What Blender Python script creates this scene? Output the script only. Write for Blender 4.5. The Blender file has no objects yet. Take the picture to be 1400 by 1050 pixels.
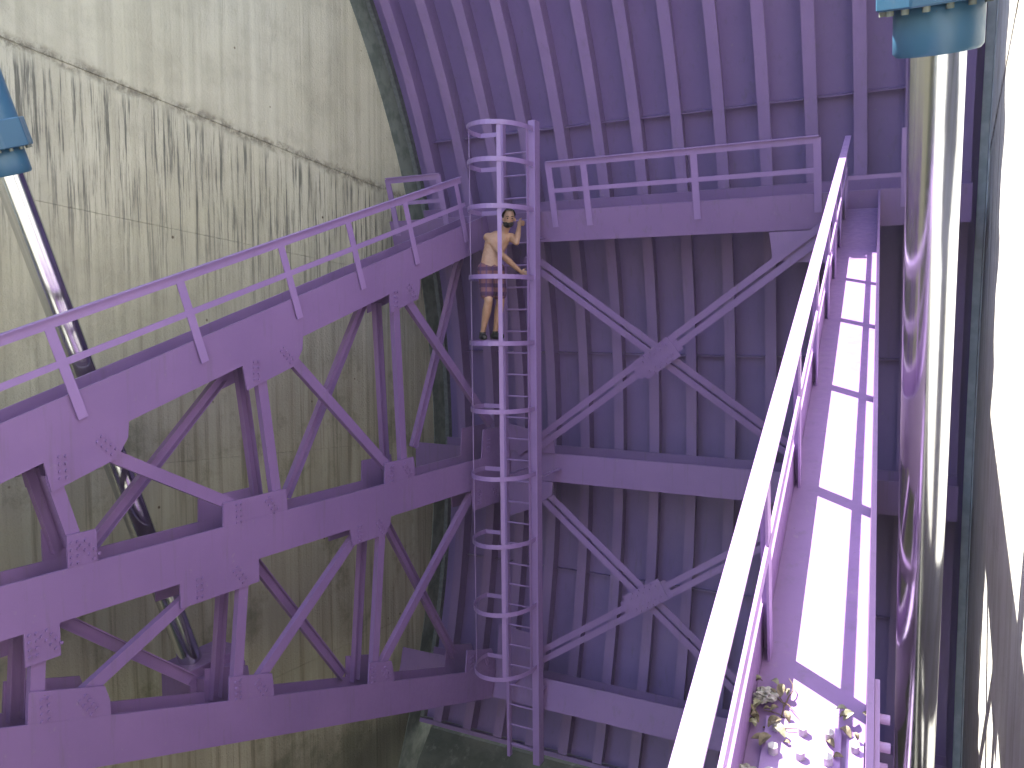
import bpy, bmesh, math, random
from mathutils import Vector as V, Matrix
from math import sin, cos, radians as R, pi
random.seed(7)
S = bpy.context.scene
C = S.collection

# ------------------------------------------------------------------ camera, sky, sun, exposure
cd = bpy.data.cameras.new('camera'); cam = bpy.data.objects.new('camera', cd); C.objects.link(cam)
cd.sensor_width = 36; cd.lens = 36*1129.9/1400; cd.clip_start = .05; cd.clip_end = 3000
cam.location = (0, 0, 0); cam.rotation_euler = (R(90-4.5), 0, R(27.55))
S.camera = cam
SUN = V((-.57, .01, 1.06)).normalized()          # direction towards the sun
W = bpy.data.worlds.new('World'); S.world = W; W.use_nodes = True
wn = W.node_tree.nodes; wl = W.node_tree.links
sky = wn.new('ShaderNodeTexSky'); sky.sky_type = 'NISHITA'; sky.sun_disc = False
sky.sun_elevation = math.asin(SUN.z); sky.sun_rotation = math.atan2(SUN.x, SUN.y)
sky.dust_density = 1.2; sky.air_density = 1.0; sky.ozone_density = 1.3
wl.new(sky.outputs[0], wn['Background'].inputs[0]); wn['Background'].inputs[1].default_value = .115
sl = bpy.data.lights.new('sun', 'SUN'); sl.energy = 4.8; sl.angle = R(.5); sl.color = (1, .95, .86)
so = bpy.data.objects.new('sun', sl); C.objects.link(so); so.rotation_euler = SUN.to_track_quat('Z', 'Y').to_euler()
S.view_settings.view_transform = 'Standard'; S.view_settings.look = 'None'; S.view_settings.gamma = 1
S.view_settings.use_curve_mapping = False; S.view_settings.exposure = 2.78

# ------------------------------------------------------------------ helpers
def tag(o, label=None, cat=None, group=None, kind=None):
    if label: o['label'] = label
    if cat: o['category'] = cat
    if group: o['group'] = group
    if kind: o['kind'] = kind
    return o
def empty(name, loc=(0, 0, 0), **k):
    o = bpy.data.objects.new(name, None); C.objects.link(o); o.location = loc; o.empty_display_size = .2
    return tag(o, **k)
def woff(parent):
    v = V((0, 0, 0))
    while parent: v += parent.location; parent = parent.parent
    return v
class MB:
    """collects shapes in world coordinates, links them as one mesh object"""
    def __init__(s): s.v = []; s.f = []; s.sm = []
    def raw(s, vs, fs, smooth=False):
        b = len(s.v); s.v += [V(v) for v in vs]; s.f += [[i+b for i in f] for f in fs]; s.sm += [smooth]*len(fs); return s
    def bar(s, a, b, up, w, h, ow=0, oh=0):
        """box from a to b, h along up, w sideways, offsets of its centre"""
        a, b, up = V(a), V(b), V(up); d = (b-a).normalized(); sd = d.cross(up).normalized(); u = sd.cross(d).normalized()
        vs = []
        for p in (a, b):
            for i, j in ((-1, -1), (1, -1), (1, 1), (-1, 1)): vs.append(p+sd*(ow+i*w/2)+u*(oh+j*h/2))
        return s.raw(vs, [(3, 2, 1, 0), (4, 5, 6, 7), (0, 1, 5, 4), (1, 2, 6, 5), (2, 3, 7, 6), (3, 0, 4, 7)])
    def box(s, lo, hi):
        x0, y0, z0 = lo; x1, y1, z1 = hi
        return s.raw([(x0,y0,z0),(x1,y0,z0),(x1,y1,z0),(x0,y1,z0),(x0,y0,z1),(x1,y0,z1),(x1,y1,z1),(x0,y1,z1)],
                     [(3,2,1,0),(4,5,6,7),(0,1,5,4),(1,2,6,5),(2,3,7,6),(3,0,4,7)])
    def slab(s, poly, n):
        """polygon extruded along n"""
        k = len(poly); n = V(n); vs = [V(q) for q in poly]+[V(q)+n for q in poly]
        return s.raw(vs, [list(range(k))[::-1], list(range(k, 2*k))]+[(i, (i+1) % k, (i+1) % k+k, i+k) for i in range(k)])
    def tube(s, pts, r, n=10, caps=True, closed=False):
        pts = [V(q) for q in pts]; m = len(pts); rs = r if isinstance(r, (list, tuple)) else [r]*m; vs = []
        ref = None
        for i, q in enumerate(pts):
            if closed: d = (pts[(i+1) % m]-pts[i-1]).normalized()
            else: d = (pts[min(i+1, m-1)]-pts[max(i-1, 0)]).normalized()
            if ref is None: ref = d.orthogonal().normalized()
            x = (ref-d*ref.dot(d)).normalized(); ref = x; y = d.cross(x)
            for k in range(n): a = 2*pi*k/n; vs.append(q+x*cos(a)*rs[i]+y*sin(a)*rs[i])
        fs = []
        for i in range(m if closed else m-1):
            j = (i+1) % m
            for k in range(n): fs.append((i*n+k, i*n+(k+1) % n, j*n+(k+1) % n, j*n+k))
        s.raw(vs, fs, True)
        if caps and not closed:
            s.raw(vs[:n], [list(range(n))[::-1]]); s.raw(vs[-n:], [list(range(n))])
        return s
    def arc(s, x0, x1, r0, r1, t0, t1, n, T):
        """curved slab round the trunnion axis"""
        vs = []; fs = []
        for i in range(n+1):
            a = t0+(t1-t0)*i/n
            for x, r in ((x0, r0), (x1, r0), (x1, r1), (x0, r1)): vs.append((x, T.y+r*cos(a), T.z+r*sin(a)))
        for i in range(n):
            b = i*4
            for k in range(4): fs.append((b+k, b+(k+1) % 4, b+4+(k+1) % 4, b+4+k))
        fs += [(3, 2, 1, 0), (n*4, n*4+1, n*4+2, n*4+3)]
        return s.raw(vs, fs)
    def bolt(s, p, n, r=.017, h=.016):
        p, n = V(p), V(n).normalized(); x = n.orthogonal().normalized(); y = n.cross(x); vs = []
        for z in (0, h):
            for k in range(6): vs.append(p+n*z+(x*cos(k*pi/3)+y*sin(k*pi/3))*r)
        return s.raw(vs, [list(range(6, 12))]+[(k, (k+1) % 6, (k+1) % 6+6, k+6) for k in range(6)])
    def build(s, name, mat, parent=None, bevel=0, **k):
        o0 = woff(parent) if parent else V((0, 0, 0))
        me = bpy.data.meshes.new(name)
        base = V((0, 0, 0))
        if not parent and 'origin' in k: base = V(k.pop('origin'))
        me.from_pydata([tuple(v-o0-base) for v in s.v], [], s.f); me.update()
        me.polygons.foreach_set('use_smooth', s.sm)
        bm = bmesh.new(); bm.from_mesh(me); bmesh.ops.recalc_face_normals(bm, faces=bm.faces)
        if bevel:
            es = [e for e in bm.edges if len(e.link_faces) == 2 and e.calc_face_angle(0) > .6]
            bmesh.ops.bevel(bm, geom=es, offset=bevel, segments=1, affect='EDGES')
        bm.to_mesh(me); bm.free()
        me.materials.append(mat)
        o = bpy.data.objects.new(name, me); C.objects.link(o)
        if parent: o.parent = parent
        else: o.location = base
        return tag(o, **k)

# ------------------------------------------------------------------ materials
class NT:
    def __init__(s, name):
        s.m = bpy.data.materials.new(name); s.m.use_nodes = True; s.t = s.m.node_tree; s.b = s.t.nodes['Principled BSDF']
    def n(s, ty, **k):
        nd = s.t.nodes.new(ty)
        for a, v in k.items():
            if a == 'ins':
                for i, x in v.items():
                    if hasattr(x, 'is_linked'): s.t.links.new(x, nd.inputs[i])
                    else: nd.inputs[i].default_value = x
            else: setattr(nd, a, v)
        return nd
    def pos(s): return s.n('ShaderNodeNewGeometry').outputs['Position']
    def math(s, op, a, b=0., c=None, clamp=False):
        i = {0: a, 1: b}
        if c is not None: i[2] = c
        return s.n('ShaderNodeMath', operation=op, use_clamp=clamp, ins=i).outputs[0]
    def scale(s, v, sc): return s.n('ShaderNodeVectorMath', operation='MULTIPLY', ins={0: v, 1: sc}).outputs[0]
    def noise(s, v, scale=1., detail=4., rough=.55, dist=0.):
        return s.n('ShaderNodeTexNoise', ins={'Vector': v, 'Scale': scale, 'Detail': detail, 'Roughness': rough, 'Distortion': dist}).outputs[0]
    def mr(s, v, a, b, c=0., d=1., smooth=True):
        return s.n('ShaderNodeMapRange', interpolation_type='SMOOTHSTEP' if smooth else 'LINEAR', ins={0: v, 1: a, 2: b, 3: c, 4: d}).outputs[0]
    def mix(s, f, a, b, mode='MIX'):
        nd = s.n('ShaderNodeMix', data_type='RGBA', blend_type=mode)
        for i, x in ((0, f), (6, a), (7, b)):
            if hasattr(x, 'is_linked'): s.t.links.new(x, nd.inputs[i])
            else: nd.inputs[i].default_value = (*x, 1) if isinstance(x, tuple) and len(x) == 3 else x
        return nd.outputs[2]
    def out(s, col=None, rough=None, metal=None, bump=None, bs=.3, bd=.01):
        for nm, x in (('Base Color', col), ('Roughness', rough), ('Metallic', metal)):
            if x is None: continue
            if hasattr(x, 'is_linked'): s.t.links.new(x, s.b.inputs[nm])
            else: s.b.inputs[nm].default_value = (*x, 1) if isinstance(x, tuple) else x
        if bump is not None:
            nd = s.n('ShaderNodeBump', ins={'Height': bump, 'Strength': bs, 'Distance': bd})
            s.t.links.new(nd.outputs[0], s.b.inputs['Normal'])
        return s.m

def paint(name, c1, c2, rough=.48, dirt=.25):
    t = NT(name); p = t.pos()
    big = t.noise(p, .9, 3); fine = t.noise(p, 16, 5, .65); st = t.noise(t.scale(p, (9., 9., .8)), 1.5, 5, .6)
    c = t.mix(t.mr(big, .3, .7), c1, c2)
    c = t.mix(t.math('MULTIPLY', t.mr(st, .52, .78), dirt), c, (c1[0]*.55+.02, c1[1]*.6+.025, c1[2]*.45+.01))
    c = t.mix(t.math('MULTIPLY', t.mr(fine, .6, .8), dirt*.8), c, (.30, .27, .25))
    chip = t.noise(p, 34, 3, .6); c = t.mix(t.math('MULTIPLY', t.mr(chip, .735, .76), .7), c, (.09, .06, .05))
    rr = t.mr(fine, .3, .8, rough-.08, rough+.14)
    return t.out(c, rr, 0., t.noise(p, 60, 3), .12, .004)
M = {}
M['purple'] = paint('purple_paint', (.160, .093, .232), (.188, .110, .262), .48, .42)
M['purple_rib'] = paint('purple_paint_ribs', (.165, .104, .25), (.195, .122, .28), .5, .35)
M['skin'] = paint('purple_paint_skin', (.158, .100, .268), (.182, .118, .300), .55, .40)
M['rail'] = paint('purple_paint_rail', (.215, .135, .315), (.25, .155, .35), .42, .2)
M['blue'] = paint('blue_paint', (.026, .090, .160), (.038, .115, .195), .4, .2)

def chrome():
    t = NT('chromed_steel'); p = t.pos(); n = t.noise(t.scale(p, (60., 60., .6)), 1., 3)
    return t.out((.60, .62, .66), t.mr(n, .3, .7, .15, .21), 1., t.noise(t.scale(p, (3, 3, 1.2)), 1., 2), .03, .004)
M['chrome'] = chrome()
def simple(name, c, rough=.7, metal=0., c2=None, sc=20):
    t = NT(name); p = t.pos(); n = t.noise(p, sc, 4)
    return t.out(t.mix(t.mr(n, .35, .65), c, c2 or tuple(x*.7 for x in c)), rough, metal, n, .2, .004)
M['dark'] = simple('dark_rubber', (.13, .14, .14), .7)
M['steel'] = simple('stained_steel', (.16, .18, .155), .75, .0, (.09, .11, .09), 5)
M['steel_lightened'] = simple('lightened_seal_steel', (.55, .58, .58), .75, .0, (.42, .46, .46), 5)  # seal steel painted paler on the right, brightening its shaded slot like veil light

def concrete(name, side):
    t = NT(name); p = t.pos()
    sep = t.n('ShaderNodeSeparateXYZ', ins={0: p}).outputs; y, z = sep[1], sep[2]
    wob = t.noise(p, 3.2, 4)
    d = t.math('SUBTRACT', z, t.math('MULTIPLY_ADD', y, -.0985, 3.02))            # height over the main lift joint
    d = t.math('ADD', d, t.math('MULTIPLY_ADD', wob, .16, -.08))
    c = t.mix(t.mr(t.noise(p, .55, 5), .3, .7), (.56, .56, .54) if side else (.56, .535, .405), (.48, .48, .46) if side else (.475, .45, .325))
    c = t.mix(t.mr(t.noise(p, 2.3, 6, .65), .42, .75, 0, .45), c, (.30, .275, .20))
    # shutter boards, upright, faint
    boards = t.noise(t.scale(p, (1., 7., .12)), 1.4, 2, .4)
    c = t.mix(t.mr(boards, .4, .66, 0, .30), c, (.28, .26, .185))
    # warm brown water marks low on the wall, in upright bands
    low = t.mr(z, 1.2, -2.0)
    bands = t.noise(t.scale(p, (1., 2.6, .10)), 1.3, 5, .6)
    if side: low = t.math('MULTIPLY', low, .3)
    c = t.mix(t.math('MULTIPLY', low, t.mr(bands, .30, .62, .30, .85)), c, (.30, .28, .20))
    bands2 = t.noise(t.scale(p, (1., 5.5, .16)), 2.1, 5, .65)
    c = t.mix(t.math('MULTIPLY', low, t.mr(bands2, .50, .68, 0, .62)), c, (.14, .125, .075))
    # thin dark drips below the joint
    dr = t.noise(t.scale(p, (1., 10.5, .42)), 1.55, 6, .72)
    dr2 = t.noise(t.scale(p, (1., 19., .8)), 1.6, 5, .7)
    below = t.math('MULTIPLY', t.mr(d, .02, -.22), t.mr(d, -2.9, -.7))
    c = t.mix(t.math('MULTIPLY', below, t.mr(dr, .485, .61, 0, .9)), c, (.10, .10, .08))
    c = t.mix(t.math('MULTIPLY', below, t.mr(dr2, .57, .72, 0, .7)), c, (.08, .08, .06))
    up = t.mr(d, .1, .8, 0, .45)
    c = t.mix(t.math('MULTIPLY', up, t.mr(dr, .56, .72)), c, (.20, .185, .14))
    # rough dark seam
    seam = t.math('MULTIPLY', t.mr(t.math('ABSOLUTE', d), .11, .0), t.mr(t.noise(p, 7, 6, .8), .40, .60))
    c = t.mix(t.math('MULTIPLY', seam, .75), c, (.12, .105, .07))
    # pits and rust spots
    vo = t.n('ShaderNodeTexVoronoi', ins={'Vector': p, 'Scale': 3.1, 'Randomness': 1.}).outputs[0]
    c = t.mix(t.math('MULTIPLY', t.mr(vo, .075, .03), t.mr(t.noise(p, 1.7, 2), .5, .56)), c, (.10, .07, .04))
    moss = t.math('MULTIPLY', t.mr(t.noise(p, .9, 6, .7), .52, .66, 0, .55), t.mr(z, .9, -1.5))
    if side: moss = t.math('MULTIPLY', moss, .3)
    c = t.mix(moss, c, (.095, .105, .05))
    # damp foot of the wall
    damp = t.math('ADD', z, t.math('MULTIPLY_ADD', t.noise(p, .8, 4), 1.6, 5.2))
    c = t.mix(t.mr(damp, .3, -.9, 0, .8), c, (.055, .06, .035))
    h = t.math('ADD', t.noise(p, 30, 6, .7), t.math('MULTIPLY', boards, 1.4))
    h = t.math('SUBTRACT', h, t.math('MULTIPLY', seam, 1.))
    return t.out(c, .92, 0., h, .6, .018)
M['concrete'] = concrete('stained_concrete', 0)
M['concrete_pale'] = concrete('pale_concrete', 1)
def floorc():
    t = NT('wet_concrete'); p = t.pos(); n = t.noise(p, 1.1, 6, .65)
    c = t.mix(t.mr(n, .35, .65), (.035, .042, .03), (.08, .085, .065))
    c = t.mix(t.mr(t.noise(t.scale(p, (6., 6., .5)), 1.2, 5, .7), .55, .7, 0, .5), c, (.16, .165, .14))
    return t.out(c, .6, 0., t.noise(p, 9, 6, .7), .6, .03)
M['floor'] = floorc()
M['ground'] = simple('dry_ground', (.22, .19, .13), .95, 0, (.13, .12, .07), .3)
def skinmat():
    t = NT('human_skin'); p = t.pos(); n = t.noise(p, 9, 4)
    return t.out(t.mix(t.mr(n, .35, .65), (.37, .215, .14), (.30, .17, .105)), .5)
M['body'] = skinmat()
M['hair'] = simple('dark_hair', (.012, .009, .008), .8)
M['shoe'] = simple('black_shoe', (.012, .011, .013), .55)
def plaid():
    t = NT('plaid_cloth'); p = t.pos(); sep = t.n('ShaderNodeSeparateXYZ', ins={0: p}).outputs
    a = t.math('PINGPONG', sep[2], .055); b = t.math('PINGPONG', t.math('ADD', sep[0], t.math('MULTIPLY', sep[1], .5)), .045)
    c = t.mix(t.mr(a, .018, .034), (.055, .02, .055), (.15, .06, .075)); c = t.mix(t.mr(b, .03, .036, 0, .6), c, (.05, .02, .09))
    return t.out(c, .85)
M['plaid'] = plaid()
M['leaf'] = simple('dry_leaf', (.17, .145, .10), .9, 0, (.07, .055, .035), 45)
M['leaf2'] = simple('pale_leaf', (.28, .28, .20), .9, 0, (.14, .14, .09), 45)
M['rag'] = simple('pale_rag', (.30, .30, .28), .8, 0, (.13, .125, .11), 40)
M['twig'] = simple('dry_twig', (.10, .07, .045), .9)
M['rust'] = simple('galvanized_bolt', (.42, .40, .42), .55, .2, (.30, .27, .30), 30)

# ------------------------------------------------------------------ gate geometry
T = V((0, .024, -2.244)); HL = .0714
AL = (R(18.68), R(.31), R(-16.86)); RG = 10.945; FW = .42; AW = .39
TOP, BOT = R(46), R(-21.7); RS = 12.3
GX0, GX1 = -7.62, .30
def rad(a, r, x=0, off=0): return V((x, T.y+r*cos(a)-off*sin(a), T.z+r*sin(a)+off*cos(a)))

# ------------------------------------------------------------------ ground, spillway, piers
MB().box((-400, -500, -22), (400, 500, -21.5)).build('ground', M['ground'], kind='structure')
prof = [(30, -6.95), (12.9, -6.95), (12.2, -6.98), (11.7, -7.12), (11.3, -7.5), (10.9, -8.3), (10.3, -9.8), (9.2, -12), (7.5, -14.5), (5, -16.8), (1, -18.6), (-6, -19.8), (-60, -20.6), (-60, -21.6), (30, -21.6)]
m = MB(); n = 1; k = len(prof)
vs = [(x, y, z) for x in (-7.7, .39) for y, z in prof]
m.raw(vs, [(i, (i+1) % k, (i+1) % k+k, i+k) for i in range(k)]+[list(range(k)), list(range(k, 2*k))[::-1]])
m.build('spillway_floor', M['floor'], kind='structure')

def wall(x, sgn, label, y0, y1, ztop):
    root = empty('pier_wall', (x, 4, -21), label=label, cat='wall')
    # sloping lift joints: z = c - .0985 (y-4.9), one panel per lift with a shallow recess between
    g = .004
    cs2 = [2.54, 1.13, -1.50, -4.6, -8.8]
    tops = [None]+cs2; bots = cs2+[None]
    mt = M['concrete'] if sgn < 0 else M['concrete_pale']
    for i in range(len(tops)):
        def zt(y): return ztop if tops[i] is None else tops[i]-.0985*(y-4.9)*([1, 1, .75, .8, .5, .5][i])-g/2
        def zb(y): return -21.5 if bots[i] is None else bots[i]-.0985*(y-4.9)*([1, .75, .8, .5, .5, .5][i])+g/2
        inset = [0, .006, .005, .006, .005, .008][i]*sgn
        poly = [(x+inset, y0, zb(y0)), (x+inset, y1, zb(y1)), (x+inset, y1, zt(y1)), (x+inset, y0, zt(y0))]
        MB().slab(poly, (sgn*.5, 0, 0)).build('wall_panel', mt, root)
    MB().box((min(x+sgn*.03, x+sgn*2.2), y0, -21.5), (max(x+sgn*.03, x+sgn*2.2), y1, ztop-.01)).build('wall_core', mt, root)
    # steel strip let into the wall that the gate edge slides along
    MB().arc(x-.0-sgn*.006, x+sgn*.02, 11.85, 12.62, R(-30), R(60), 40, T).build('seal_plate', M['steel'] if sgn < 0 else M['steel_lightened'], root)
    return root
wall(-7.7, -1, 'tall pale concrete wall with dark drip stains on the left of the purple gate', -45, 26, 7.5)
wall(.39, 1, 'sunlit concrete wall at the right edge beside the thick chromed rod', -45, 26, 7.5)

# ------------------------------------------------------------------ the gate
gate = empty('radial_gate', (-3.66, 11, -6.8), label='purple curved steel dam gate with upright ribs behind the crossed braces', cat='dam gate')
for a0, a1 in ((BOT, R(-8.6)), (R(-8.6), R(8)), (R(8), R(24.2)), (R(24.2), TOP)):
    MB().arc(GX0, GX1, RS, RS+.02, a0+.00002, a1-.00002, 14, T).build('skin_plate', M['skin'], gate)
MB().arc(GX0, GX1, RS-.22, RS-.001, BOT-.006, BOT-.0005, 1, T).build('bottom_lip', M['purple_rib'], gate)
MB().arc(GX0-.079, GX0-.0005, RS-.1, RS+.03, BOT, TOP, 40, T).build('side_seal', M['dark'], gate)
MB().arc(GX1+.0005, GX1+.0835, RS-.1, RS+.03, BOT, TOP, 40, T).build('side_seal', M['steel_lightened'], gate)  # pale colour makes up for the deep shade beside the wall
RX = [-3.25+.565*k for k in range(-7, 7)]
for x in RX:
    w = MB(); w.arc(x-.006, x+.006, 11.97, RS-.002, BOT+.002, TOP, 40, T)
    w.arc(x-.075, x+.075, 11.945, 11.968, BOT+.002, TOP, 40, T); w.build('rib', M['purple_rib'], gate)
for a in (R(24.2), R(-8.6), R(8), R(40)):
    for i in range(len(RX)-1):
        MB().arc(RX[i]+.0065, RX[i+1]-.0065, RS-.11, RS-.003, a-.0006, a+.0006, 1, T).build('stiffener', M['purple_rib'], gate)
# girders across the gate
for a in AL:
    g = empty('girder', rad(a, RG, -3.6)-woff(gate)); g.parent = gate
    def rb(x0, x1, r0, r1, o0, o1, mb):
        vs = [rad(a, r, x, o) for r in (r0, r1) for x, o in ((x0, o0), (x1, o0), (x1, o1), (x0, o1))]
        return mb.raw(vs, [(3,2,1,0),(4,5,6,7),(0,1,5,4),(1,2,6,5),(2,3,7,6),(3,0,4,7)])
    rb(GX0+.15, GX1-.08, RG, RG+.022, -FW/2, FW/2, MB()).build('front_flange', M['purple'], g)
    rb(GX0+.15, GX1-.08, RG+.023, 11.90, -.009, .009, MB()).build('web', M['purple'], g)
    rb(GX0+.15, GX1-.08, 11.901, 11.923, -.17, .17, MB()).build('rear_flange', M['purple'], g)
# crossed braces between the girders (in the plane of the front flanges)
def bolts(mb, poly_c, u, v, n, nu, nv, du, dv):
    for i in range(nu):
        for j in range(nv): mb.bolt(poly_c+u*((i-(nu-1)/2)*du)+v*((j-(nv-1)/2)*dv), n)
def panel(i, A0, A1, B0, B1, ctr):
    a, b = rad(AL[i], RG), rad(AL[i+1], RG); L = (b-a).length; d = (b-a)/L; n = V((1, 0, 0)).cross(d)
    if n.y > 0: n = -n
    P = lambda q, o=0: a+V((q[0], 0, 0))+d*q[1]+n*o
    for (q0, q1), off in (((A0, A1), -.02), ((B0, B1), .045)):
        p0, p1 = P(q0, off), P(q1, off); dr = (p1-p0).normalized(); sd = dr.cross(n)
        for s0 in (-1, 1):
            mb = MB(); mb.bar(p0+sd*s0*.062, p1+sd*s0*.062, n, .085, .010); mb.bar(p0+sd*s0*.025, p1+sd*s0*.025, n, .010, .06, oh=-.036)
            mb.build('brace', M['purple'], gate)
    c = P(ctr, .052); dr = (P(B1)-P(B0)).normalized(); sd = dr.cross(n)
    mb = MB(); mb.bar(c-dr*.29, c+dr*.29, n, .31, .012); mb.bar(c-dr*.37, c+dr*.37, n, .20, .012, oh=-.013)
    gp = mb.build('splice_plate', M['purple'], gate)
    mb = MB()
    for s0 in (-1, 1): bolts(mb, c+sd*s0*.075+n*.006, dr, sd, n, 5, 1, .10, .05)
    for s0 in (-1, 1): bolts(mb, c+sd*s0*.125+n*.006, dr, sd, n, 4, 1, .10, .05)
    mb.build('bolts', M['purple'], gp, kind='stuff')
    return P, n
P, nn = panel(0, (-5.25, .38), (-1.35, 3.22), (-5.55, 3.35), (-1.15, .12), (-3.37, 1.80))
MB().slab([P((-1.92, .215)), P((-.78, .215)), P((-.78, .62)), P((-1.36, .60)), P((-1.88, .56))], nn*.014).build('gusset_plate', M['purple'], gate)
MB().slab([P((-5.75, 3.27)), P((-4.98, 3.27)), P((-5.0, 3.0)), P((-5.75, 2.85))], nn*.014).build('gusset_plate', M['purple'], gate)
P, nn = panel(1, (-5.35, .28), (-1.6, 3.1), (-5.3, 2.92), (-1.2, .18), (-3.5, 1.66))
MB().slab([P((-5.75, .215)), P((-5.02, .215)), P((-5.02, .40)), P((-5.3, .62)), P((-5.75, .8))], nn*.014).build('gusset_plate', M['purple'], gate)
MB().slab([P((-5.75, 3.05)), P((-5.05, 3.05)), P((-5.0, 2.85)), P((-5.2, 2.45)), P((-5.75, 2.4))], nn*.014).build('gusset_plate', M['purple'], gate)

# ------------------------------------------------------------------ the two arms
def arm(name, X, h, inner, label):
    """X: the arm's side plane nearest the gate's middle at the trunnion; inner=+1: arm body lies towards -X"""
    root = empty(name, (X, T.y, T.z), label=label, cat='gate arm')
    u = V((sin(h), cos(h), 0)); lat = V((cos(h), -sin(h), 0)); Z = V((0, 0, 1)); O = V((X, T.y, T.z))
    def Q(s, z, k=0): return O+u*s+Z*z-lat*(k*inner)
    for i, a in enumerate(AL):
        dl = u*cos(a)+Z*sin(a); t = -u*sin(a)+Z*cos(a)
        e = RG-.03
        lb = empty('limb', V((0, 0, 0))); lb.parent = root
        s0 = 1.35
        def pl(k0, k1, o0, o1, nm):
            vs = [O+dl*s+t*o-lat*(k*inner) for s in (s0, e) for k, o in ((k0, o0), (k1, o0), (k1, o1), (k0, o1))]
            MB().raw(vs, [(3,2,1,0),(4,5,6,7),(0,1,5,4),(1,2,6,5),(2,3,7,6),(3,0,4,7)]).build(nm, M['purple'], lb)
        pl(0, .02, -FW/2, FW/2, 'flange'); pl(AW-.02, AW, -FW/2, FW/2, 'flange'); pl(.021, AW-.021, -.009, .009, 'web')
    # trunnion hub
    MB().tube([Q(0, 0, -.12), Q(0, 0, AW+.12)], .42, 28).build('trunnion_hub', M['purple'], root)
    vs = [Q(s, z) for s, z in ((.2, .25), (1.45, .72), (1.45, -.65), (.2, -.3))]
    MB().slab(vs, -lat*(AW*inner)).build('hub_casting', M['purple'], root)
    # bracing: same uprights in both planes, diagonals crossing
    up = [((4.04, 1.02), (4.25, .30)), ((6.18, 1.74), (6.37, .35)), ((8.31, 2.44), (8.44, .35))]
    lo = [((3.90, -.10), (3.83, -1.0)), ((5.93, -.15), (5.77, -1.60)), ((8.02, -.15), (7.82, -2.20))]
    near = [((4.45, 1.15), (5.80, .43)), ((6.52, 1.92), (8.20, .40)), ((8.42, 2.60), (10.46, .72)),
            ((5.45, -.27), (4.10, -.94)), ((7.62, -.24), (6.02, -1.50)), ((9.95, -.24), (7.95, -2.03))]
    farr = [((5.95, 1.66), (4.50, .26)), ((8.05, 2.44), (6.75, .30)), ((10.1, 3.15), (9.00, .55)), ((4.15, -.22), (5.50, -1.30)), ((6.25, -.25), (7.62, -2.07)), ((8.35, -.25), (9.9, -2.62)), ((2.3, .35), (3.7, .9)), ((2.2, -.3), (3.5, -.75))]
    def br(p0, p1, k, s):
        w = .115; a, b = Q(*p0, k), Q(*p1, k); mb = MB()
        mb.bar(a, b, lat, w, .010); dd = (b-a).normalized(); sd = dd.cross(lat).normalized()
        for q in (-1, 1): mb.bar(a+sd*q*(w/2-.005), b+sd*q*(w/2-.005), lat, .009, .055, oh=-inner*s*.0325)
        mb.build('brace', M['purple'], root)
    for p0, p1 in up+lo: br(p0, p1, .0265, 1); br(p0, p1, AW-.0265, -1)
    for p0, p1 in near: br(p0, p1, .038, 1)
    for p0, p1 in farr: br(p0, p1, AW-.038, -1)
    # gusset plates: (limb, s0, s1 along the limb line at its edge, side, depth, slope cut)
    gus = [(0, 4.12, 4.90, -1, .25, .13), (0, 6.20, 7.05, -1, .25, .12), (0, 8.55, 9.18, -1, .22, .05), (0, 2.2, 2.9, -1, .2, .05),
           (1, 5.66, 6.48, 1, .23, .02), (1, 8.04, 8.62, 1, .25, .02), (1, 4.13, 4.38, 1, .27, 0), (1, 10.15, 10.9, 1, .4, .1),
           (1, 5.16, 6.08, -1, .235, .0), (1, 7.42, 8.14, -1, .20, .10), (1, 3.76, 4.04, -1, .27, 0), (1, 9.9, 10.7, -1, .3, .1),
           (2, 3.86, 4.58, 1, .25, .05), (2, 5.86, 6.45, 1, .23, .02), (2, 7.98, 8.46, 1, .25, .04), (2, 10.1, 10.9, 1, .3, .1)]
    for li, s0, s1, sd, dp, cut in gus:
        a = AL[li]; dl = u*cos(a)+Z*sin(a); t = -u*sin(a)+Z*cos(a)
        for k, th in ((.002, -.018), (AW-.002, .018)):
            e0 = sd*(FW/2+.0005); e1 = sd*(FW/2+dp)
            f = lambda s, o: O+dl*s+t*o-lat*(k*inner)
            sh = sin(a)*dp                       # plate sides stay roughly upright
            poly = [f(s0, e0), f(s1, e0), f(s1+sh*sd*.45-cut*.15, sd*(FW/2+dp*.5)), f(s1+sh*sd-cut, e1), f(s0+sh*sd+cut*.4, e1)]
            gp = MB().slab(poly, lat*(th*inner)).build('gusset_plate', M['purple'], root)
            if k < .1 and s0 > 3:
                mb = MB(); c0 = f((s0+s1)/2+sh*sd*.7, sd*(FW/2+dp*.42))-lat*(.002*inner)
                v1 = (dl*.5+Z*.8).normalized() if sd < 0 else (dl*.3+Z).normalized()
                for cc, vv in ((c0-dl*(s1-s0)*.27, Z), (c0+dl*(s1-s0)*.24, (Z-dl*.8*(-sd)*(1 if sd < 0 else -1)).normalized())):
                    w2 = vv.cross(lat)
                    for r in range(4):
                        for q in (-1, 1): mb.bolt(cc+vv*((r-1.5)*.058)+w2*q*.028, lat*inner, .015, .018)
                mb.build('bolts', M['purple'], gp, kind='stuff')
    return root, Q, u, lat, Z, O
armL = arm('gate_arm', -6.5, HL, 1, 'left purple lattice arm with three converging beams in front of the stained wall')
armR = arm('gate_arm', .041-.39*1.0, -HL, -1, 'right purple arm whose sunlit top beam runs up to the gate under the white handrail')

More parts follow.
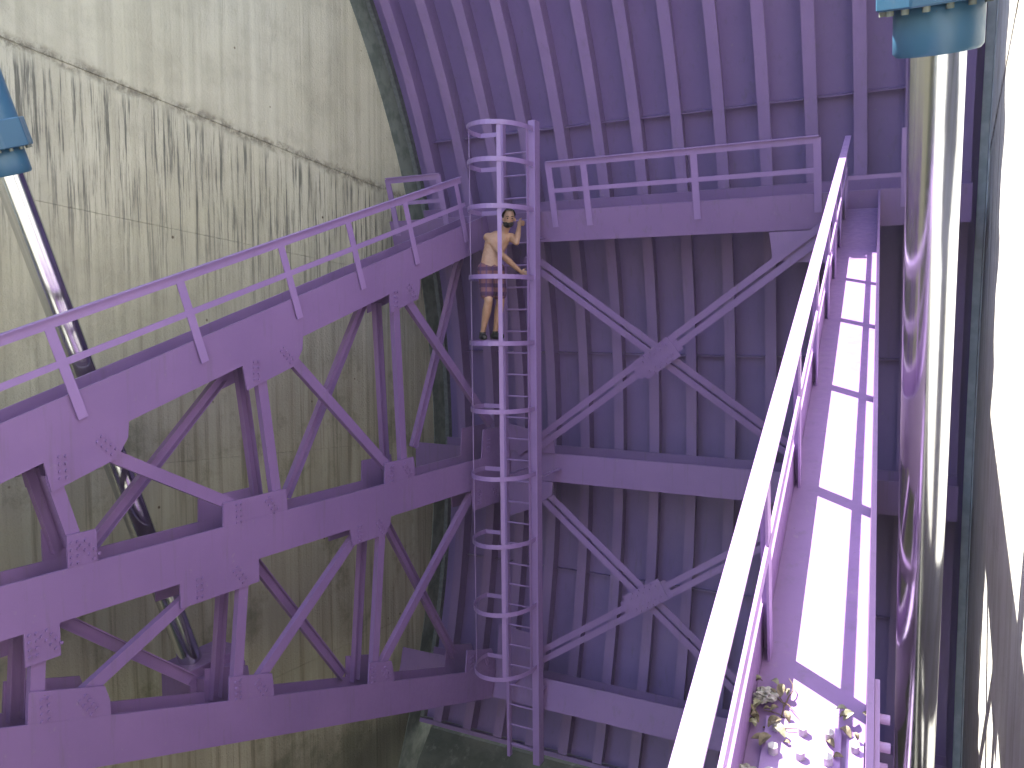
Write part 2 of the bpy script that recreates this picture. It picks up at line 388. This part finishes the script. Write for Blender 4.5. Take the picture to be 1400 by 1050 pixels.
# ------------------------------------------------------------------ handrails
def rail_set(name, O, d, t, lat, posts, s0, s1, label, base, hh=.625, hm=.26, top=.21, grp=None):
    """rail along d; t = post direction; base: distance of rail plane along lat"""
    root = empty(name, O+d*posts[0]+t*top+lat*base, label=label, cat='handrail')
    b = O+lat*base
    for s in posts:
        mb = MB(); mb.bar(b+d*s+t*(top-.22), b+d*s+t*(top+hh-.02), d, .009, .085); mb.bar(b+d*s+t*(top-.22), b+d*s+t*(top+hh-.02), d, .028, .008, ow=.016, oh=.03)
        mb.build('post', M['rail'], root)
    mb = MB(); a, e = b+d*s0+t*(top+hh), b+d*s1+t*(top+hh); mb.bar(a, e, t, .062, .010, oh=.0); mb.bar(a, e, t, .010, .075, oh=-.0435)
    mb.build('top_rail', M['rail'], root)
    a, e = b+d*s0+t*(top+hm), b+d*s1+t*(top+hm); MB().bar(a, e, t, .012, .055, ow=.0).build('mid_rail', M['rail'], root)
    return root
a = AL[0]
_, Q, u, lat, Z, O = armL; dl = u*cos(a)+Z*sin(a); t = -u*sin(a)+Z*cos(a)
rail_set('handrail', O, dl, t, lat, [2.0, 3.27, 4.53, 5.79, 7.06, 8.11, 9.17, 10.3], 1.6, 10.42, 'long purple two-bar handrail sloping along the top of the left arm', .02)
_, Q, u, lat, Z, O = armR; dl = u*cos(a)+Z*sin(a); t = -u*sin(a)+Z*cos(a)
rail_set('handrail', O, dl, t, lat, [1.9, 3.18, 4.45, 5.73, 7.02, 8.1, 9.16, 10.4], 1.5, 10.85, 'white sunlit handrail rising along the right arm towards the gate', .045, hh=.625)
gd = V((1, 0, 0)); tt = V((0, -sin(a), cos(a))); O2 = rad(a, RG, 0); b2 = V((0, -cos(a), -sin(a)))
rail_set('handrail', O2, gd, tt, b2, [-4.74, -4.24, -2.79, -1.36], -4.76, -1.34, 'purple handrail on the top girder between the caged ladder and the right arm', .012, hh=.655, hm=.27)
rail_set('handrail', O2, gd, tt, b2, [-7.35, -6.47], -7.37, -6.45, 'short purple handrail on the girder end between the left wall and the ladder', .012, hh=.64, hm=.26)
r4 = empty('kick_rail', rad(a, RG, -1.0, .21), label='low purple rail with one tall post beside the chromed rod at the right arm head', cat='handrail')
mb = MB(); b = O2+b2*.012; mb.bar(b+gd*-.45+tt*.0, b+gd*-.45+tt*.86, gd, .012, .07); mb.build('post', M['rail'], r4)
MB().bar(b+gd*-1.06+tt*.36, b+gd*-.46+tt*.36, tt, .012, .045).build('rail', M['rail'], r4)
MB().bar(b+gd*-1.06+tt*0., b+gd*-1.06+tt*.38, gd, .012, .05).build('post', M['rail'], r4)

# ------------------------------------------------------------------ caged ladder
lad = empty('caged_ladder', (-5.17, 10.3, -6.3), label='tall purple caged ladder where the left arm meets the gate', cat='ladder')
zt, zb = 2.62, -6.35
def LY(z): return 10.28-(z+6.35)*.022
XL_, XR_ = -5.40, -4.935
MB().bar((XL_, LY(zb), zb), (XL_, LY(zt), zt), (1, 0, 0), .08, .042).build('stringer', M['rail'], lad)
MB().bar((XR_, LY(zb), zb), (XR_, LY(zt), zt), (1, 0, 0), .15, .10).build('stringer', M['rail'], lad)
z = zb+.18
while z < 2.45:
    MB().tube([(XL_+.01, LY(z), z), (XR_-.052, LY(z), z)], .0125, 8).build('rung', M['rail'], lad); z += .30
def hoop(z, drop=0):
    y0 = LY(z); pts = []
    n = 20; cx = -5.33; rx = .42
    for i in range(n+1):
        th = pi*i/n
        pts.append(V((cx-rx*cos(th), y0-.18-.56*sin(th), z-drop*sin(th))))
    pts = [V((XL_-.01, y0, z)), V((cx-rx+.02, y0-.03, z))]+pts+[V((cx+rx, y0-.03, z))]
    vs = []; fs = []
    for i, q in enumerate(pts):
        d = (pts[min(i+1, len(pts)-1)]-pts[max(i-1, 0)]).normalized(); o = d.cross(V((0, 0, 1))).normalized()*.004
        for s0, zz in ((1, -.03), (1, .03), (-1, .03), (-1, -.03)): vs.append(q+o*s0+V((0, 0, zz)))
    for i in range(len(pts)-1):
        for k in range(4): fs.append((i*4+k, i*4+(k+1) % 4, i*4+4+(k+1) % 4, i*4+4+k))
    fs += [(3, 2, 1, 0), tuple(len(vs)-4+k for k in range(4))]
    MB().raw(vs, fs).build('hoop', M['rail'], lad)
HZ = [2.50, 2.04, 1.45, .55, -.32, -1.22, -2.12, -3.04, -3.98, -4.88]
for z in HZ: hoop(z)
for th in (.13, .67, .97):
    x = -5.33-.41*cos(pi*th); dy = .18+.55*sin(pi*th)-.008
    o = V((cos(pi*th)*.9, sin(pi*th), 0))
    MB().bar((x, LY(HZ[-1])-dy+.0, HZ[-1]-.04), (x, LY(2.52)-dy, 2.52), o, .055, .008).build('cage_bar', M['rail'], lad)
for z in (1.1, -2.2, -5.3):
    ang = min(AL, key=lambda q: abs(T.z+RG*sin(q)-z)); yg = T.y+RG*cos(ang)
    for x in (XL_, XR_): MB().bar((x, LY(z)+.03, z), (x, yg+.0, z), (0, 0, 1), .06, .012).build('bracket', M['rail'], lad)

# ------------------------------------------------------------------ hydraulic cylinders
def cyl(X, label, lab2=None):
    p0 = V((X, 4.16, 1.165)); d = V((0, -.344, .939)).normalized()      # gland bottom, axis up
    bot = V((X, 5.83, -3.55)); 
    root = empty('hydraulic_cylinder', bot, label=label, cat='hydraulic cylinder')
    MB().tube([bot+d*.05, p0+d*.06], .115, 48).build('piston_rod', M['chrome'], root)
    g = MB(); g.tube([p0, p0+d*.015, p0+d*.19, p0+d*.2], [.168, .18, .18, .17], 36); g.build('gland', M['blue'], root)
    q = p0+d*.2
    fl = MB(); x = V((1, 0, 0)); y = d.cross(x).normalized()
    oct_ = [q+(x*cos(k*pi/4+pi/8)+y*sin(k*pi/4+pi/8))*.262 for k in range(8)]
    fl.slab(oct_, d*.22); f = fl.build('head_flange', M['blue'], root, bevel=.008)
    mb = MB()
    for k in range(16):
        a = k*pi/8+.2; mb.tube([q-d*.022+(x*cos(a)+y*sin(a))*.222, q+d*.001+(x*cos(a)+y*sin(a))*.222], .016, 6)
    mb.build('bolts', M['steel'], f, kind='stuff')
    mb = MB(); mb.tube([q+d*.221, q+d*5.6], .218, 40); mb.build('barrel', M['blue'], root)
    e = q+d*5.6; mb = MB(); mb.tube([e, e+d*.08], .27, 32); mb.tube([e+d*.08, e+d*.35], .14, 20); mb.build('rear_clevis', M['blue'], root)
    sg = -1 if X < -3 else 1; xw = -7.7 if sg < 0 else .39
    mb = MB(); mb.tube([e+d*.22-x*.3*sg*-1*0, e+d*.22+x*(xw-X)], .09, 16); mb.build('mounting_pin', M['steel'], root)
    # small port block and hose stub on the head
    mb = MB(); pb = q+d*.35-y*.25; mb.bar(pb-x*.07, pb+x*.07, d, .08, .11); mb.build('port_block', M['blue'], root)
    return root
cyl(-6.78, 'blue hydraulic cylinder with a bright chromed rod in front of the stained left wall')
cyl(-.07, 'big blue hydraulic cylinder with thick chromed rod at the upper right edge')
# rod eyes and brackets at the arms' lower beams
for X, s, nm in ((-6.78, 1, 'left'), (-.062, -1, 'right')):
    lab = {'left': 'purple box bracket holding the lower end of the left rod', 'right': 'purple box bracket holding the lower end of the right rod'}[nm]
    root = empty('rod_bracket', (X, 5.9, -4.1), label=lab, cat='bracket')
    MB().box((X-.21, 5.62, -4.10), (X+.21*1, 6.35, -3.52)).build('bracket_box', M['purple'], root, bevel=.006)
    xa, xb = (X+.211, -6.46) if s > 0 else (-.40, X-.211)
    if xb > xa: MB().box((xa, 5.70, -4.05), (xb, 6.25, -3.62)).build('bracket_web', M['purple'], root)
    MB().tube([(X-.24, 5.86, -3.7), (X+.24, 5.86, -3.7)], .07, 16).build('pin', M['steel'], root)

# ------------------------------------------------------------------ splice, leaves and rag on the right arm
_, Q, u, lat, Z, O = armR; a = AL[0]; dl = u*cos(a)+Z*sin(a); t = -u*sin(a)+Z*cos(a)
def Wp(s, k, o=0): return O+dl*s+lat*k+t*(o+.009)          # on the web: k from the left flange (0) to the right (0.39)
sp = empty('splice_plate', Wp(2.6, .2), label='bolted purple splice plate lying across the sunlit beam near the camera', cat='plate')
MB().slab([Wp(2.36, .07), Wp(2.36, .30), Wp(2.86, .30), Wp(2.86, .07)], t*.016).build('plate', M['rail'], sp)
for i in range(5):
    for j in range(3): MB().tube([Wp(2.41+i*.10, .105+j*.08, .016), Wp(2.41+i*.10, .105+j*.08, .045)], .016, 6).build('bolt', M['rust'], sp)
MB().slab([Wp(2.36, .315), Wp(2.36, .365), Wp(2.84, .365), Wp(2.84, .315)], t*.014).build('plate', M['rail'], sp)
for i in range(5): MB().tube([Wp(2.42+i*.09, .34, .014), Wp(2.42+i*.09, .34, .04)], .014, 6).build('bolt', M['rust'], sp)
fb = empty('splice_plate', Wp(2.7, .391, .05), label='narrow bolted plate on the outer side of the right arm beside the camera', cat='plate')
q = lambda s, o: O+dl*s+lat*.392+t*o
MB().slab([q(2.2, -.17), q(2.95, -.17), q(2.95, .17), q(2.2, .17)], lat*.014).build('plate', M['rail'], fb)
for i in range(6):
    for j in (-1, 1): MB().tube([q(2.28+i*.115, j*.1)+lat*.014, q(2.28+i*.115, j*.1)+lat*.045], .016, 6).build('bolt', M['rail'], fb)
def leaf(s, k, L, mat, label, grp):
    mb = MB(); th = random.uniform(0, 6.28); c = Wp(s, k, .012+random.random()*.03)
    ax = (dl*cos(th)+lat*sin(th)+t*random.uniform(-.1, .5)).normalized(); sd = ax.cross(t).normalized(); up = sd.cross(ax)
    vs = []; n = 6
    for i in range(n+1):
        f = i/n; w = L*.28*sin(pi*min(1, f*.97+.03))**.7; bend = up*(.25*L*sin(f*pi)+random.uniform(-.01, .01)*L)
        vs += [c+ax*(f-.5)*L+bend+sd*w+up*w*.5, c+ax*(f-.5)*L+bend, c+ax*(f-.5)*L+bend-sd*w+up*w*.6]
    fs = []
    for i in range(n):
        b = i*3; fs += [(b, b+1, b+4, b+3), (b+1, b+2, b+5, b+4)]
    top = [v+up*.0015 for v in vs]
    mb.raw(vs, fs); mb.raw(top, fs)
    o = mb.build('dry_leaf', M[mat], None, origin=c, label=label, cat='leaf', group=grp)
for i in range(34):
    s = random.uniform(2.72, 3.02); k = random.choice([random.uniform(.02, .14), random.uniform(.02, .14), random.uniform(.02, .16), random.uniform(.26, .37)])
    leaf(s, k, random.uniform(.022, .055), 'leaf' if i % 3 else 'leaf2', 'curled dry leaf in the litter on the right arm beside the bolted plate', 'dry leaves on the right arm')
for i in range(5):
    q0 = Wp(random.uniform(2.75, 3.05), random.uniform(.03, .15), .008); th = random.uniform(0, 6.28); pts = [q0]
    for j in range(5): pts.append(pts[-1]+(dl*cos(th)+lat*sin(th)+t*random.uniform(-.05, .35))*.025); th += random.uniform(-.6, .6)
    MB().tube(pts, [.003, .003, .0025, .002, .002, .001], 5).build('twig', M['twig'], None, origin=q0, label='thin dark twig among the dry leaves on the right arm', cat='twig', group='twigs in the litter')
def rag(c, rr, label):
    bm = bmesh.new(); bmesh.ops.create_icosphere(bm, subdivisions=3, radius=1)
    for v in bm.verts:
        n = v.co.normalized(); f = 1+.35*sin(n.x*7+1)*cos(n.y*6)+.22*sin(n.z*11+n.x*5)+.1*random.uniform(-1, 1)
        v.co = V((n.x*rr*1.5, n.y*rr*.8, n.z*rr*.55))*f
    me = bpy.data.meshes.new('crumpled_rag'); bm.to_mesh(me); bm.free(); me.materials.append(M['rag'])
    o = bpy.data.objects.new('crumpled_rag', me); C.objects.link(o); o.location = c; o.rotation_euler = (R(18), .2, 1.1)
    tag(o, label, 'rag')
rag(Wp(2.93, .06, .04), .034, 'crumpled pale rag among the dry leaves against the left flange of the right arm')
rag(Wp(2.60, .035, .035), .024, 'smaller crumpled pale rag nearest the camera on the right arm')

# ------------------------------------------------------------------ the man on the ladder
def skinned(name, chains, mat, parent, voxel=.007, smooth=6):
    """one continuous surface grown over tapered limbs: spheres swept along each chain, merged by a voxel remesh"""
    o0 = woff(parent); bm = bmesh.new()
    for ch_ in chains:
        for (a_, ra, fa), (b_, rb_, fb_) in zip(ch_, ch_[1:]):
            L_ = (b_-a_).length; n_ = max(2, int(L_/(min(ra, rb_)*.32)))
            for i in range(n_+1):
                f = i/n_; q = a_+(b_-a_)*f; w_ = ra+(rb_-ra)*f; dp_ = fa+(fb_-fa)*f
                m4 = Matrix.Translation(q-o0) @ Matrix(((sr.x, fr.x, 0, 0), (sr.y, fr.y, 0, 0), (0, 0, 1, 0), (0, 0, 0, 1))) @ Matrix.Diagonal((w_, dp_, min(w_, dp_), 1))
                bmesh.ops.create_icosphere(bm, subdivisions=2, radius=1, matrix=m4)
    me = bpy.data.meshes.new(name); bm.to_mesh(me); bm.free()
    o = bpy.data.objects.new(name, me); C.objects.link(o)
    md = o.modifiers.new('remesh', 'REMESH'); md.mode = 'VOXEL'; md.voxel_size = voxel; md.use_smooth_shade = True
    sm_ = o.modifiers.new('smooth', 'SMOOTH'); sm_.factor = .5; sm_.iterations = smooth
    dg = bpy.context.evaluated_depsgraph_get(); ev = o.evaluated_get(dg)
    nm = bpy.data.meshes.new_from_object(ev); o.modifiers.clear(); o.data = nm; bpy.data.meshes.remove(me)
    nm.materials.clear(); nm.materials.append(mat)
    for p_ in nm.polygons: p_.use_smooth = True
    o.parent = parent
    return o
man = empty('person', (-5.42, 9.65, -.29), label='shirtless bearded man in plaid shorts and black shoes standing inside the ladder cage', cat='person')
pel = V((-5.36, 9.68, .70)); wa = V((-5.365, 9.71, .84)); ch = V((-5.335, 9.77, 1.00)); uc = V((-5.30, 9.80, 1.085)); nk = V((-5.225, 9.80, 1.175)); hd = V((-5.155, 9.765, 1.27)); hc = V((-5.14, 9.77, 1.335))
fr = V((.47, -.88, 0)); sr = V((.88, .47, 0))
shL = uc-sr*.155+V((0, 0, .0)); shR = uc+sr*.155
elL = V((-5.165, 9.62, .835)); haL = V((-5.02, 9.93, .605))
elR = V((-5.045, 9.80, 1.005)); haR = V((-5.10, 10.0, 1.285))
hipL = V((-5.43, 9.64, .655)); knL = V((-5.30, 9.50, .235)); anL = V((-5.45, 9.60, -.185)); 
hipR = V((-5.30, 9.72, .655)); knR = V((-5.26, 9.75, .235)); anR = V((-5.37, 9.80, -.175))
mid = lambda a, b, f=.5: a+(b-a)*f
chains = [
 [(pel, .155, .105), (wa, .140, .095), (ch, .165, .112), (uc, .165, .095)], [(uc, .09, .07), (nk, .060, .060), (hd, .062, .066)],
 [(hd, .060, .072), (hc, .076, .088), (hc+V((.002, .005, .045)), .062, .068)],
 [(ch-sr*.07+fr*.045+V((0, 0, .01)), .065, .06), (ch-sr*.06+fr*.045+V((0, 0, .02)), .065, .06)], [(ch+sr*.07+fr*.045+V((0, 0, .01)), .065, .06), (ch+sr*.06+fr*.045+V((0, 0, .02)), .065, .06)],
 [(uc, .07, .07), (shL, .064, .062), (mid(shL, elL, .45), .052, .052), (elL, .041, .041), (mid(elL, haL, .3), .044, .044), (mid(elL, haL, .9), .027, .027), (haL, .036, .024)],
 [(uc, .07, .07), (shR, .062, .062), (mid(shR, elR, .5), .049, .049), (elR, .040, .040), (mid(elR, haR, .35), .042, .042), (mid(elR, haR, .88), .027, .027), (haR, .036, .024)],
 [(hipL, .098, .098), (mid(hipL, knL, .5), .082, .082), (knL, .058, .058), (mid(knL, anL, .3), .063, .063), (mid(knL, anL, .9), .034, .034), (anL, .036, .036)],
 [(hipR, .098, .098), (mid(hipR, knR, .5), .082, .082), (knR, .058, .058), (mid(knR, anR, .3), .063, .063), (mid(knR, anR, .9), .034, .034), (anR, .036, .036)]]
# fingers close round the right-hand stringer
for hnd in (haL, haR):
    d = V((.85, .5, 0) if hnd is haL else (.35, .93, 0)).normalized(); side = V((0, 0, 1)); out = V((.47, -.88, 0))
    for i, ln in enumerate((.066, .074, .070, .056)):
        b_ = hnd+side*(.03-.02*i)+d*.005; p1 = b_+d*.035+out*.012; p2 = p1+d*ln*.5+out*-.006; p3 = p2+V((-.1, .95, 0))*ln*.45
        chains.append([(b_, .0095, .0095), (p1, .0095, .0095), (p2, .0085, .0085), (p3, .007, .007)])
    b_ = hnd+side*.02-d*.01; chains.append([(b_, .012, .012), (b_+side*.03+d*.015, .0105, .0105), (b_+side*.045+d*.045, .0085, .0085)])
# nose and ears belong to the same surface
fx = (fr*.95+V((.15, 0, -.12))).normalized(); sx = fx.cross(V((0, 0, 1))).normalized()*-1
body = skinned('body', chains, M['body'], man, .006, 4)
mb = MB(); nz = hd+V((.003, 0, .035))
mb.tube([nz+fx*.062+V((0, 0, .03)), nz+fx*.085+V((0, 0, .0)), nz+fx*.092-V((0, 0, .012)), nz+fx*.07-V((0, 0, .018))], [.008, .012, .015, .010], 8); mb.build('nose', M['body'], man)
for s0 in (-1, 1):
    mb = MB(); e0 = hc+sx*s0*.078-V((0, 0, .03)); mb.tube([e0+V((0, 0, .024)), e0, e0-V((0, 0, .022))], [.009, .014, .008], 8); mb.build('ear', M['body'], man)
    mb = MB(); e1 = hc+fx*.076+sx*s0*.03-V((0, 0, .012)); mb.tube([e1-fx*.004, e1+fx*.006], .009, 10); mb.build('eye', M['hair'], man)
    mb = MB(); e2 = hc+fx*.082+sx*s0*.031+V((0, 0, .010)); mb.tube([e2-sx*.018, e2+V((0, 0, .004)), e2+sx*.018], .005, 6); mb.build('eyebrow', M['hair'], man)
def blob(name, c, rx, ry, rz, mat, cutf, jit=.06, rot=0):
    bm = bmesh.new(); bmesh.ops.create_icosphere(bm, subdivisions=3, radius=1)
    for v in bm.verts: v.co *= 1+random.uniform(-jit, jit)
    bmesh.ops.delete(bm, geom=[v for v in bm.verts if cutf(v.co)], context='VERTS')
    for v in bm.verts: v.co = sx*v.co.x*rx+fx*v.co.y*ry+V((0, 0, 1))*v.co.z*rz
    me = bpy.data.meshes.new(name); bm.to_mesh(me); bm.free(); me.materials.append(mat)
    for p_ in me.polygons: p_.use_smooth = True
    o = bpy.data.objects.new(name, me); C.objects.link(o); o.parent = man; o.location = c-woff(man)
blob('hair', hc+V((0, 0, .016))-fx*.006, .094, .103, .108, M['hair'], lambda c: c.z < .15+.55*max(0, c.y) and c.y > -.25 or c.z < -.7)
blob('beard', hd+fx*.012-V((0, 0, .012)), .076, .083, .062, M['hair'], lambda c: c.y < .15 or c.z > .35)
mb = MB(); mo = hd+fx*.092+V((0, 0, .004)); mb.tube([mo-sx*.02, mo+fx*.004, mo+sx*.02], .006, 6); mb.build('mouth', M['body'], man)
# shorts
sh = [[(pel-V((0, 0, .035)), .160, .112), (pel-V((0, 0, .06)), .160, .112)],
      [(hipL, .112, .108), (mid(hipL, knL, .55), .108, .104), (mid(hipL, knL, .75), .106, .102)],
      [(hipR, .112, .108), (mid(hipR, knR, .55), .106, .104), (mid(hipR, knR, .75), .102, .100)]]
skinned('shorts', sh, M['plaid'], man)
for an, kn in ((anL, knL), (anR, knR)):
    f_ = V((.62, -.78, 0)).normalized() if an is anL else V((.9, -.43, 0)).normalized()
    mb = MB(); b_ = an-V((0, 0, .055))
    mb.tube([b_-f_*.075, b_-f_*.055, b_, b_+f_*.09, b_+f_*.16, b_+f_*.185], [.022, .042, .045, .042, .038, .018], 12)
    mb.tube([an+V((0, 0, .01)), b_], [.043, .044], 12)
    mb.build('shoe', M['shoe'], man)

HZ_D = .0006
mb = MB().box((-405, -505, -23), (405, 505, 12))
hm = bpy.data.materials.new('added_veil_haze'); hm.use_nodes = True; hn = hm.node_tree.nodes; hn.remove(hn['Principled BSDF'])
pv = hn.new('ShaderNodeVolumePrincipled'); pv.inputs['Color'].default_value = (.85, .88, 1, 1); pv.inputs['Density'].default_value = HZ_D
hm.node_tree.links.new(pv.outputs[0], hn['Material Output'].inputs['Volume'])
mb.build('added_veil_haze', hm, None, kind='stuff')  # thin volume added to lift the shadows, imitating lens veil
S.cycles.max_bounces = 8; S.cycles.diffuse_bounces = 5; S.cycles.glossy_bounces = 4
